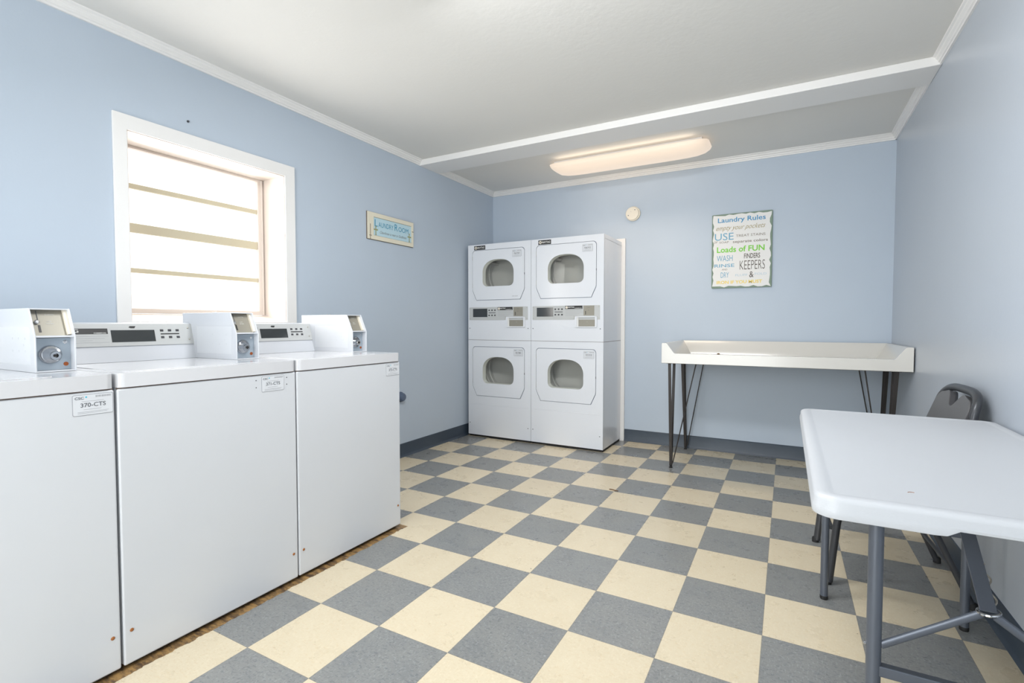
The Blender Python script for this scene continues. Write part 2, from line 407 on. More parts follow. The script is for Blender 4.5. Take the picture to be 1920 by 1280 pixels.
sl = MB().add([(XL+.004, WY0, WZ0-.001), (XL+.004, WY1, WZ0-.001), (XI, WY1, WZ0+.042), (XI, WY0, WZ0+.042), (XL+.004, WY0, WZ0-.02), (XL+.004, WY1, WZ0-.02), (XI, WY1, WZ0-.02), (XI, WY0, WZ0-.02)],
              [(0, 1, 2, 3), (4, 7, 6, 5), (0, 4, 5, 1), (1, 5, 6, 2), (2, 6, 7, 3), (3, 7, 4, 0)])
wb(sl, 'window_sill', 'win', smooth=False)
fi = [(WY0+.03, 1.176), (WY1-.042, 1.176), (WY1-.042, 1.996), (WY0+.03, 1.996)]
fr_ = MB().poly([[(WY0+.004, 1.150), (WY1-.004, 1.150), (WY1-.004, 2.010), (WY0+.004, 2.010)], fi], -.03, 0, frame((XI, 0, 0), (0, 1, 0), (0, 0, 1)))
wb(fr_, 'window_frame', 'win', bevel=.003)
st = MB().box((XI-.002, WY1-.022, 1.152), (XI+.008, WY1-.012, 2.008))
wb(st, 'frame_bead', 'win', bevel=.002)
zz = [1.176, 1.373, 1.592, 1.806, 1.996]
for i, (z, hh) in enumerate(((1.373, .012), (1.592, .024), (1.806, .013))):
    wb(MB().box((XI-.032, fi[0][0], z-hh), (XI-.008, fi[1][0], z+hh)), 'glazing_bar', 'bar', bevel=.003)
for i in range(4):
    wb(MB().box((XI-.030, fi[0][0], zz[i]), (XI-.024, fi[1][0], zz[i+1])), 'window_pane', MT['pane'])
# ------------------------------------------------------------------ ceiling light fixtures
def fixture(loc, label, energy):
    t = thing('ceiling_light', label, 'ceiling light', loc)
    MB().box((-.60, -.10, -.022), (.60, .10, 0)).build('housing', 'trim', t, .004)
    # wrap diffuser, rounded pan
    L0, W0 = .645, .135; nx, ny = 16, 12; V = []; F = []
    def prof(u, v):
        x = L0*u; y = W0*v
        e = max(0, 1-abs(u)**9); k = max(0, 1-abs(v)**3.2)
        return (x, y, -.026-.072*(e**.55)*(k**.5))
    us = [math.sin(PI/2*(2*i/nx-1)) for i in range(nx+1)]; vs = [math.sin(PI/2*(2*j/ny-1)) for j in range(ny+1)]
    def sq(u, v):      # rounded plan corners
        r = .22; au = abs(u); w = 1.0
        d = (1-au)*L0/(r*.5*L0+1e-6)
        if d < 1: w = .62+.38*math.sqrt(max(0, 1-(1-d)**2))
        return prof(u, v*w) if False else (L0*u, W0*v*w, prof(u, v)[2])
    for u in us:
        for v in vs: V.append(sq(u, v))
    n = ny+1
    for i in range(nx):
        for j in range(ny): F.append((i*n+j, i*n+j+1, (i+1)*n+j+1, (i+1)*n+j))
    ring = [i*n for i in range(nx+1)]+[nx*n+j for j in range(1, n)]+[i*n+ny for i in range(nx-1, -1, -1)]+[j for j in range(ny-1, 0, -1)]
    F.append(tuple(ring))
    MB().add(V, F).build('diffuser', MT['lamp'], t)
    L = bpy.data.lights.new('tube_light', 'AREA'); L.shape = 'RECTANGLE'; L.size = 1.15; L.size_y = .2; L.energy = energy; L.color = (1, .80, .60); L.spread = math.radians(125)
    o = bpy.data.objects.new('tube_light', L); COL.objects.link(o); o.parent = t; o.location = (0, 0, -.106)
    for y, rx in ((-.15, math.radians(-118)), (.15, math.radians(118))):   # spill over the edges of the pan
        L = bpy.data.lights.new('tube_light', 'AREA'); L.shape = 'RECTANGLE'; L.size = 1.1; L.size_y = .03; L.energy = energy*.10; L.color = (1, .80, .60)
        o = bpy.data.objects.new('tube_light', L); COL.objects.link(o); o.parent = t; o.location = (0, y, -.05); o.rotation_euler = (rx, 0, 0)
    return t
fixture((-1.115, 2.135, H), 'long glowing wraparound light on the ceiling between the beam and back wall', 2.8)
# ------------------------------------------------------------------ number plates
def number_plate(par, m, w, h, num, big=True):
    p = MB().poly([rrect(-w/2, -h/2, w/2, h/2, .005)], 0, .0010, m).build('number_plate', 'plateedge', par)
    MB().poly([rrect(-w/2+.0013, -h/2+.0013, w/2-.0013, h/2-.0013, .004)], .0010, .0014, m).build('plate_face', 'plate', p)
    Z = .0018
    letter(p, 'ink', m, 'lettering', (num, 0, -.01*h, w*.62, h*.20, dict(bold=.012, z=Z)), ('CSC', -w*.335, h*.335, w*.22, h*.12, dict(bold=.02, z=Z)))
    f = MB(); random.seed(num)
    x = w*.06
    while x < w*.44:
        k = random.choice((.0012, .002, .003)); f.rect(x, h*.33, x+k*w/.1, h*.42, m, Z-.0003, .0003); x += (k+.0012)*w/.1
    for (x0, x1, y) in ((-.28, .26, .17), (-.24, .20, -.22), (-.38, .38, -.33), (-.38, .34, -.39)):
        f.rect(x0*w, (y-.008)*h, x1*w, (y+.008)*h, m, Z-.0003, .0003)
    f.build('fine_print', 'inklt', p, smooth=False)
    MB().lathe([(.0022, 0), (.0022, .0004)], m @ Matrix.Translation((-w*.17, h*.37, Z-.0002)), 12).build('blue_dot', 'cyan', p)
# ------------------------------------------------------------------ top loading washers
WW = .648
def washer(yc, num, label, screen):
    t = thing('washing_machine', label, 'washing machine', (-2.077, yc, 0), 'washing machines along the left wall')
    h = WW/2-.0035; F = .323; Bk = -.345
    MB().box((Bk, -h, .014), (F-.012, h, .90)).build('cabinet', 'enamel_dimmed', t, .006)
    MB().box((F-.012, -h, .014), (F, h, .893)).build('front_panel', 'enamel_dimmed', t, .009, 3)
    MB().box((F-.06, -h+.02, .002), (F-.02, h-.02, .016)).build('toe_base', 'dark', t)
    for x in (Bk+.05, F-.05):
        for y in (-h+.05, h-.05): MB().lathe([(.018, 0), (.018, .004), (.008, .006), (.008, .016)], Matrix.Translation((x, y, 0)), 14).build('levelling_foot', 'rubber', t)
    tp = MB().poly([rrect(Bk, -h, F+.004, h, .0, rs=(.004, .022, .022, .004))], .897, .942).build('top_panel', 'top', t, .011, 4)
    ld = MB().poly([rrect(-.165, -h+.035, F-.035, h-.13, .02)], .9415, .9440).build('lid', 'top', tp, .002)
    MB().box((Bk+.004, -h+.002, .892), (F-.008, h-.002, .898)).build('top_seam', 'seam', t)
    # console
    zb, zm, zt = .942, 1.003, 1.098; cb, ct = -.206, -.248
    def cx(z): return cb+(ct-cb)*(z-zb)/(zt-zb)
    y0, y1 = -h+.002, h-.008
    c = MB().poly([[(cx(zb), zb), (cx(zt), zt), (ct-.012, zt+.004), (Bk+.01, zt+.002), (Bk+.01, zb)]], 0, 1, None)
    c = MB(); P = [(cx(zb), zb), (cx(zm)-.003, zm-.004), (cx(zm)-.004, zm), (cx(zt)-.004, zt-.002), (ct-.016, zt+.003), (Bk+.01, zt+.001), (Bk+.01, zb)]
    V = [(x, y, z) for y in (y0, y1) for x, z in P]; n = len(P)
    c.add(V, [(i, (i+1) % n, n+(i+1) % n, n+i) for i in range(n)]+[tuple(range(n))[::-1], tuple(range(n, 2*n))])
    co = c.build('control_console', 'box', t, .002)
    upv = Vector((ct-cb, 0, zt-zb)).normalized()
    m = frame((cx(zm+.001), 0, zm+.001), (0, 1, 0), upv)     # origin on the panel's lower edge
    fh = (zt-.004-zm)/upv.z
    R = .205                                                  # the coin box starts here
    MB().rect(y0, .002, R+.03, fh, m, -.002, .0026).build('console_fascia', 'panelgrey', co)
    MB().rect(R-.307, fh*.19, R-.149, fh*.72, m, .0004, .0012).build('display', 'display', co)
    MB().rect(R-.510, fh*.56, R-.317, fh*.80, m, .0004, .0008).build('brand_strip', 'black', co)
    letter(co, 'whiteink', m, 'lettering', ('MAYTAG', R-.456, fh*.70, .090, fh*.14, dict(bold=.02, z=.0016)), ('COMMERCIAL', R-.343, fh*.60, .042, fh*.05, dict(bold=.03, z=.0016)))
    fp = MB()
    for k, (a, b) in enumerate(((.50, .315), (.50, .33), (.50, .37), (.50, .315))): fp.rect(R-a, fh*(.46-.09*k), R-b, fh*(.475-.09*k), m, .0004, .0004)
    fp.build('fine_print', 'inklt', co, smooth=False)
    for i in range(3):
        for j in range(2): MB().rect(R-.127+i*.0315, fh*(.64-.32*j), R-.114+i*.0315, fh*(.74-.32*j), m, .0004, .002).build('button', 'btn', co, .0006)
    MB().rect(R-.126, fh*.50, R-.051, fh*.555, m, .0004, .0006).build('button_legend', 'black', co)
    lg = MB().poly([[(R-.243, fh*.84), (R-.235, fh*.80), (R-.222, fh*.80), (R-.217, fh*.90), (R-.238, fh*.90)]], .0004, .0008, m); lg.build('emblem', 'black', co)
    for v in (.25, .80): MB().lathe([(.004, .0006), (.004, .002), (.002, .003)], m @ Matrix.Translation((R-.012, fh*v, 0)), 12).build('screw', 'steel', co)
    # coin box
    by0, by1 = .2105, .3145; bz0, bz1, bzm = .9422, 1.145, 1.055; bf, bk, bt = .092, -.313, .050
    def side(y, th):
        P = [(bk, bz0), (bf, bz0), (bf, bzm), (bt, bz1), (bk, bz1)]; V = [(x, yy, z) for yy in (y, y+th) for x, z in P]; n = 5
        return V, [(i, (i+1) % n, n+(i+1) % n, n+i) for i in range(n)]+[tuple(range(n))[::-1], tuple(range(n, 2*n))]
    b = MB(); w = .0045
    b.add(*side(by0, w)); b.add(*side(by1-w, w))
    e_ = .0022
    b.box((bk+.001, by0+e_, bz1-w), (bt-.0005, by1-e_, bz1-.0002)).box((bk+.001, by0+e_, bz0+.0003), (bf-.0006, by1-e_, bz0+w)).box((bk+.0005, by0+e_, bz0+.001), (bk+w, by1-e_, bz1-.001))
    b.box((bf-.04, by0+e_, bzm-.003), (bf-.0012, by1-e_, bzm+.003))
    bx = b.build('coin_box', 'box', t, .0012)
    ud = Vector((bt-bf, 0, bz1-bzm)).normalized()
    mu = frame((bf-.026, (by0+by1)/2, bzm+.003), (0, 1, 0), ud); uh = (bz1-bzm)/ud.z-.008; hw = (by1-by0)/2-w
    MB().rect(-hw, 0, hw, uh, mu, -.004, .004).build('slot_plate', 'beige', bx)
    MB().rect(hw-.010, 0, hw, uh, mu, 0, .010).build('plate_return', 'cream', bx)
    MB().rect(-.030, uh*.12, -.024, uh*.40, mu, .0002, .0008).build('coin_slot', 'black', bx)
    MB().rect(-.0285, uh*.60, -.0265, uh*.95, mu, .0002, .0008).build('coin_chute_line', 'ink', bx)
    MB().lathe([(.0065, 0), (.0065, .006), (.004, .009)], mu @ Matrix.Translation((-.032, uh*.50, 0)), 16).build('coin_return_button', 'chrome', bx)
    k_ = dict(z=.0008)
    letter(bx, 'whiteink', mu, 'lettering', ('QUARTERS', .004, uh*.80, .024, .0045, k_), ('COIN', .0, uh*.54, .012, .004, k_), ('RETURN', .001, uh*.45, .018, .004, k_))
    ml = frame((bf-.030, (by0+by1)/2, (bz0+bzm)/2), (0, 1, 0), (0, 0, 1)); lh = (bzm-bz0)/2-.005
    MB().rect(-hw, -lh, hw, lh, ml, -.004, .004).build('vault_plate', 'galv', bx)
    MB().lathe([(.030, 0), (.030, .004), (.027, .008), (.022, .004), (.020, .003)], ml @ Matrix.Translation((-.006, -.002, 0)), 36).build('lock_ring', 'chrome', bx)
    MB().lathe([(.0150, 0), (.0150, .018), (.013, .021), (.007, .021), (.006, .015)], ml @ Matrix.Translation((.002, -.005, 0)), 28).build('lock_cylinder', 'chrome', bx)
    MB().rect(-.003, -.009, .006, -.001, ml, .0165, .004).build('keyway', 'dark', bx)
    MB().lathe([(.006, 0), (.006, .002), (.003, .004)], ml @ Matrix.Translation((.033, .038, 0)), 14).build('screw', 'chrome', bx)
    MB().lathe([(.0065, 0), (.0065, .0015)], ml @ Matrix.Translation((.034, -.034, 0)), 18).build('round_plug', 'copper', bx, label='copper coloured round plug')
    for dx in (-.012, .012): MB().lathe([(.004, 0), (.004, .003), (.002, .004)], Matrix.Translation((-.14+dx, by0+.045, bz1)), 10).build('screw', 'steel', bx)
    ms = frame((0, by0, 0), (1, 0, 0), (0, 0, 1))
    MB().rect(-.20, .965, .06, 1.085, ms, -.0002, .0006).build('side_sticker', 'plate', bx)
    fp = MB()
    for x in (-.10, -.05, 0.): fp.rect(x, 1.045, x+.022, 1.052, ms, .0006, .0003); fp.rect(x, 1.005, x+.022, 1.012, ms, .0006, .0003)
    fp.rect(-.10, 1.024, .01, 1.031, ms, .0006, .0003); fp.build('faint_print', 'plate', bx, smooth=False)
    # number plate, lower screws
    mp = frame((F, 0, 0), (0, 1, 0), (0, 0, 1))
    number_plate(t, mp @ Matrix.Translation((.266-(.052 if num == '371-CTS' else 0), .856, 0)), .100, .062, num)
    if num == '371-CTS':
        for dy in (-.073, .063):
            for z in (.846, .874): MB().lathe([(.002, 0), (.002, .0008)], mp @ Matrix.Translation((.214+dy, z, 0)), 10).build('screw_hole', 'dark', t)
    for y in (-h+.022, h-.022): MB().lathe([(.0055, 0), (.0055, .0015), (.003, .003)], mp @ Matrix.Translation((y, .122, 0)), 14).build('screw', 'rust', t)
    if screen:   # a pale reflection band is left to the renderer
        pass
    return t
washer(-1.500, '370-CTS', 'white top-loading washer at the left edge, plate reading 370-CTS', 0)
washer(-.852, '371-CTS', 'white top-loading washer in the middle of the row, plate reading 371-CTS', 0)
washer(-.2055, '372-CTS', 'white top-loading washer nearest the dryers, plate reading 372-CTS', 0)
# ------------------------------------------------------------------ stacked dryers
def arch(x0, x1, z0, z1, rb=.05, n=10):
    """D-shaped door window: flat bottom, arched top"""
    P = []; zs = z0+(z1-z0)*.52; w = (x1-x0)/2; xc = (x0+x1)/2
    for cx_, a0 in ((x0+rb, PI), (x1-rb, 1.5*PI)):
        for i in range(7):
            a = a0+.5*PI*i/6; P.append((cx_+rb*math.cos(a), z0+rb+rb*math.sin(a)))
    for i in range(2*n+1):
        a = PI*i/(2*n); c_, s_ = math.cos(a), math.sin(a)
        P.append((xc+w*math.copysign(abs(c_)**.80, c_), zs+(z1-zs)*abs(s_)**.96))
    return P
def inset(P, d):
    cx_ = sum(p[0] for p in P)/len(P); cz = sum(p[1] for p in P)/len(P)
    w = max(abs(p[0]-cx_) for p in P); h = max(abs(p[1]-cz) for p in P)
    return [(cx_+(p[0]-cx_)*(w-d)/w, cz+(p[1]-cz)*(h-d)/h) for p in P]
def door_outline(x0, x1, z0, z1, g=0.):
    x0 -= g; x1 += g; z0 -= g; z1 += g; r = .032; P = [(x0+.044, z0), (x1-.044, z0), (x1-.003, z0+.088), (x1, z0+.10)]
    for i in range(7): a = .5*PI*i/6; P.append((x1-r+r*math.cos(a), z1-r+r*math.sin(a)))
    for i in range(7): a = .5*PI+.5*PI*i/6; P.append((x0+r+r*math.cos(a), z1-r+r*math.sin(a)))
    return P+[(x0, z0+.10), (x0+.003, z0+.088)]
def dryer(xc, label, nums, tip):
    YD = 2.130
    t = thing('stacked_dryer', label, 'dryer', (xc, YD+.24, 0), 'stacked dryers in the back corner')
    m = frame((0, -.24, 0), (1, 0, 0), (0, 0, 1)); h = .3425-.0015; O = -.3425
    back = .275
    doors = ((1.325, 1.795, 1.452, 1.704), (.406, .875, .527, .783))
    for k, (lo, hi) in enumerate(((.9435, 1.853), (.022, .9405))):
        dz0, dz1, wz0, wz1 = doors[k]; DX_0, DX_1 = O+.055, O+.616
        # shell: sides, top, bottom, back
        s = MB(); y0 = -.235
        s.box((-h, y0, lo), (-h+.02, back, hi)).box((h-.02, y0, lo), (h, back, hi)).box((-h+.006, y0, hi-.02), (h-.006, back-.006, hi-.0005)).box((-h+.006, y0, lo+.0005), (h-.006, back-.006, lo+.02)).box((-h+.006, back-.02, lo+.001), (h-.006, back-.0005, hi-.001))
        if k == 0: MB().box((h-.001, y0+.02, hi-.0365), (h+.0006, back, hi-.0340)).build('side_seam', 'inklt', t)
        s.build('upper_cabinet' if k == 0 else 'lower_cabinet', 'enamel', t, .002)
        loops = [[(-h, lo), (h, lo), (h, hi), (-h, hi)], door_outline(DX_0, DX_1, dz0, dz1, .0042)]
        MB().poly(loops, -.010, 0, m).build('upper_front_panel' if k == 0 else 'lower_front_panel', 'enamel', t, smooth=False)
        MB().poly([door_outline(DX_0, DX_1, dz0, dz1, .012), arch(O+.160, O+.512, wz0-.008, wz1+.008)], -.016, -.0105, m).build('door_seal', 'gap', t)
        ol = arch(O+.167, O+.505, wz0, wz1)
        d = MB().poly([door_outline(DX_0, DX_1, dz0, dz1), ol], -.010, .003, m).build('door', 'enamel', t, .004, 3)
        # recessed window well
        n = len(ol); inn = inset(ol, .004)
        V = [m @ Vector((x, z, .001)) for x, z in ol]+[m @ Vector((x, z, -.050)) for x, z in inn]
        MB().add(V, [(i, (i+1) % n, n+(i+1) % n, n+i) for i in range(n)]).build('window_well', 'gasket', d)
        MB().poly([inset(ol, .002)], -.047, -.044, m).build('door_window', MT['glass'], d)
        for z in (dz0+.14, dz1-.07): MB().box((DX_0-.004, -.2415, z-.02), (DX_0+.001, -.236, z+.02)).build('hinge', 'steel', d)
        MB().box((DX_1-.0005, -.2425, (dz0+dz1)/2-.012), (DX_1+.0025, -.237, (dz0+dz1)/2+.006)).build('door_catch', 'btn', d)
        # drum
        rc = .243; zc = (wz0+wz1)/2+.01; dr_ = MB(); seg = 48; V = []; F = []
        prof = [(.215, -.185), (rc, -.165), (rc, -.09), (rc-.008, -.085), (rc-.008, -.075), (rc, -.07), (rc, -.02), (rc-.008, -.015), (rc-.008, -.005), (rc, 0), (rc, .045), (.20, .050), (.0, .058)]
        for r, y in prof:
            for i in range(seg): a = 2*PI*i/seg; V.append((r*math.cos(a), y, zc+r*math.sin(a)))
        for j in range(len(prof)-1):
            for i in range(seg): a = j*seg+i; b_ = j*seg+(i+1) % seg; F.append((a, b_, b_+seg, a+seg))
        dr_.add(V, F)
        for a in (.5, 2.6, 4.7):
            cx_, cz = (rc-.02)*math.cos(a), (rc-.02)*math.sin(a)
            mm_ = Matrix.Translation((cx_, 0, zc+cz)) @ Matrix.Rotation(-a, 4, 'Y')
            dr_.box((-.03, -.15, -.012), (.02, .045, .012), mm_)
        dr_.build('drum', 'drum', t)
        # plate
        px, pz = (O+.5395, 1.745) if k == 0 else (O+.5555, .829)
        number_plate(d, m @ Matrix.Translation((px, pz, .003)), .094, .062, nums[k])
        if tip == k: MB().text('DRYER CARE TIPS', O+(.52 if k == 0 else .30), dz0+.028 if k == 0 else .825, .060, .006, m, z=.0036).build('lettering', 'ink', d, smooth=False)
        zs = 1.054 if k == 0 else .135
        for x in (O+.020, O+.655): MB().lathe([(.0045, 0), (.0045, .001), (.002, .002)], m @ Matrix.Translation((x, zs, 0)), 12).build('screw', 'ink', t)
    MB().box((O+.03, -.235, .318), (O+.655, -.2415, .324)).build('panel_crease', 'enamel', t, .001)
    for x in (-.29, .29):
        for y in (-.19, .24): MB().lathe([(.02, 0), (.02, .006), (.009, .008), (.009, .024)], Matrix.Translation((x, y, 0)), 14).build('levelling_foot', 'rubber', t)
    MB().box((-h+.003, -.232, .9395), (h-.003, back-.004, .9445)).build('stacking_seam', 'seam', t)
    MB().box((-h+.004, -.226, .004), (h-.004, .25, .023)).build('plinth', 'dark', t)
    # badge
    b = MB().rect(O+.073, 1.803, O+.197, 1.842, m, 0, .002).build('badge', 'black', t)
    MB().lathe([(.0135, 0), (.0135, .0012)], m @ Matrix.Translation((O+.093, 1.8225, .002)), 20).build('badge_emblem', 'cream', b)
    MB().lathe([(.0055, 0), (.0055, .0006)], m @ Matrix.Translation((O+.093, 1.8225, .0032)), 8).build('emblem_centre', 'black', b)
    MB().text('MAYTAG', O+.150, 1.8225, .078, .018, m, bold=.02, z=.0032).build('lettering', 'whiteink', b, smooth=False)
    # control panel
    cp = MB().poly([rrect(O+.0165, 1.132, O+.652, 1.255, .006)], -.002, .003, m).build('control_panel', 'panelgrey', t, .001)
    MB().rect(O+.060, 1.161, O+.221, 1.241, m, .003, .0014).build('display', 'display', cp)
    for i in range(3):
        for j in range(2): MB().rect(O+.2345+i*.032, 1.219-j*.048, O+.2485+i*.032, 1.231-j*.048, m, .003, .0025).build('button', 'btn', cp, .0006)
    MB().rect(O+.235, 1.1985, O+.312, 1.2035, m, .003, .0006).build('button_legend', 'black', cp)
    bs = MB().rect(O+.336, 1.225, O+.495, 1.253, m, .003, .0008).build('brand_strip', 'black', cp)
    MB().lathe([(.011, 0), (.011, .0006)], m @ Matrix.Translation((O+.350, 1.239, .0038)), 18).build('emblem', 'cream', bs)
    letter(bs, 'whiteink', m, 'lettering', ('MAYTAG', O+.392, 1.241, .055, .012, dict(bold=.02, z=.0044)), ('COMMERCIAL', O+.457, 1.232, .066, .006, dict(bold=.03, z=.0044)))
    fp = MB()
    for k in range(4): fp.rect(O+.338, 1.209-.013*k, O+(.49, .50, .47, .45)[k], 1.2115-.013*k, m, .003, .0003)
    fp.build('fine_print', 'inklt', cp, smooth=False)
    sp = MB().rect(O+.506, 1.168, O+.602, 1.252, m, .003, .0025).build('coin_slot_plate', 'beige', cp, .0008)
    MB().rect(O+.522, 1.176, O+.5275, 1.206, m, .0055, .0006).build('coin_slot', 'black', sp)
    letter(sp, 'ink', m, 'lettering', ('COIN', O+.552, 1.235, .020, .006, dict(z=.006)), ('25', O+.552, 1.213, .009, .007, dict(z=.006)))
    for x, z in ((O+.025, 1.243), (O+.025, 1.145), (O+.644, 1.243), (O+.644, 1.145)): MB().lathe([(.0035, .003), (.0035, .004)], m @ Matrix.Translation((x, z, 0)), 10).build('screw', 'steel', cp)
    # coin vault cup
    x0, x1, z0, z1 = O+.430, O+.628, 1.066, 1.160
    vb = MB().poly([rrect(x0, z0, x1, z1, .006), rrect(x0+.018, z0+.008, x1-.016, z1-.008, .003)], 0, .016, m).build('coin_vault', 'enamel', t, .002)
    MB().rect(x0+.016, z0+.006, x1-.014, z1-.006, m, .0005, .002).build('vault_door', 'beige', vb)
    MB().rect(x0+.018, z0+.008, x0+.032, z1-.008, m, .0025, .008).build('vault_return', 'whiteink', vb)
    MB().lathe([(.004, 0), (.004, .003)], m @ Matrix.Translation(((x0+x1)/2+.01, (z0+z1)/2, .0025)), 12).build('vault_lock', 'steel', vb)
    MB().tube([m @ Vector((x0-.012+.008*math.cos(a), z1-.006+.008*math.sin(a), .006)) for a in [(-1.9+3.8*i/8) for i in range(9)]], .0016, 8).build('latch_loop', 'steel', t)
dryer(-1.294-.3425, 'white stacked coin dryer standing on the right, next to the cream casing', ('738-FYZ', '737-FYZ'), 9)
dryer(-1.979-.3425, 'white stacked coin dryer standing on the left, in the corner by the left wall', ('736-TDF', '435-TMG'), 0)
# ------------------------------------------------------------------ moulded tray table against the back wall
def tray_table():
    x0, x1, y0, y1 = -.757, .733, 1.865, 2.640
    t = thing('laundry_folding_table', 'white moulded tray-top table on black hairpin legs along the back wall', 'table', ((x0+x1)/2, (y0+y1)/2, 0))
    ox, oy = (x0+x1)/2, (y0+y1)/2
    a, b = (x1-x0)/2, (y1-y0)/2
    zb, zt, zf, zi = .803, .953, .877, .842
    # rims as solid sloped walls around a tray floor
    m = MB()
    m.box((-a, -b, zb), (a, b, zb+.004)); m.box((-a+.03, -b+.02, zi-.012), (a-.03, b-.03, zi))
    # outer front apron with dipped lip
    fr = frame((0, -b, 0), (1, 0, 0), (0, 0, 1))
    P = [(-a, zb), (a, zb), (a, zt-.008), (a-.004, zt-.002), (a-.010, zt), (a-.030, zt), (a-.038, zt-.004), (a-.088, zf+.004), (a-.096, zf), (-a+.096, zf), (-a+.088, zf+.004), (-a+.038, zt-.004), (-a+.030, zt), (-a+.010, zt), (-a+.004, zt-.002), (-a, zt-.008)]
    m.poly([P], -.030, 0, fr)
    def wedge(p0, p1, nrm, wt, wb_):      # side/back walls: thin at the top, spreading inward at the bottom
        p0 = Vector(p0); p1 = Vector(p1); n = Vector(nrm); z = Vector((0, 0, 1))
        prof = [(0, zb), (0, zt-.003), (.003, zt), (wt-.004, zt), (wt, zt-.004), (wb_, zi), (wb_, zb)]
        V = [p+n*d+z*h for p in (p0, p1) for d, h in prof]; L = len(prof)
        m.add(V, [(i, (i+1) % L, L+(i+1) % L, L+i) for i in range(L)]+[tuple(range(L))[::-1], tuple(range(L, 2*L))])
    wedge((-a, b, 0), (a, b, 0), (0, -1, 0), .026, .085)
    wedge((-a, -b+.001, 0), (-a, b, 0), (1, 0, 0), .030, .098)
    wedge((a, -b+.001, 0), (a, b, 0), (-1, 0, 0), .030, .098)
    m.build('tray_top', 'tray', t, .002)
    for sx in (-1, 1):
        for k, (fy, ty, ty2, fx, tx) in enumerate(((1.962, 1.905, 2.062 if sx < 0 else 1.985, .688 if sx < 0 else .640, .694 if sx < 0 else .672), (2.602, 2.52, 2.60, .690, .712))):
            L = MB(); foot = Vector((sx*fx, fy-oy, .014)); 
            L.bar(Vector((sx*tx, ty-oy, zb)), foot, .021, .005); L.bar(Vector((sx*(tx-.004), ty2-oy, zb)), foot+Vector((0, .006, 0)), .021, .005)
            L.box((sx*tx-.02, min(ty, ty2)-oy-.01, zb-.004), (sx*tx+.02, max(ty, ty2)-oy+.01, zb+.001))
            lg = L.build('leg', 'iron', t)
            r = MB().tube([Vector((sx*((.694 if k == 0 else .722)-.180), fy-oy, zb)), Vector((sx*(fx-.016), fy-oy, .045)), Vector((sx*(fx-.006), fy-oy, .024)), Vector((sx*fx, fy-oy, .020))], .0042, 10)
            r.build('brace_rod', 'iron', lg)
            MB().lathe([(.013, 0), (.013, .006), (.008, .010), (.008, .020)], Matrix.Translation((sx*fx, fy-oy, 0)), 16).build('foot', 'rubber', lg)
tray_table()
cr = MB().lathe([(.004, 0), (.010, .003), (.009, .008), (.003, .011)], Matrix.Scale(1.3, 4, (1, 0, 0)), 9).build('lint_crumb', 'debris')
cr.location = (-.433, 2.500, .8425); tag(cr, 'tiny dark crumb lying in the white tray table', 'crumb')
tw = MB().tube([(-.03, .004, .003), (-.008, .002, .004), (.012, -.004, .003), (.032, -.007, .004)], .003, 8).build('twig', 'debris')
tw.location = (-.923, 1.240, 0); tag(tw, 'short brown twig lying on the checkered floor', 'twig')
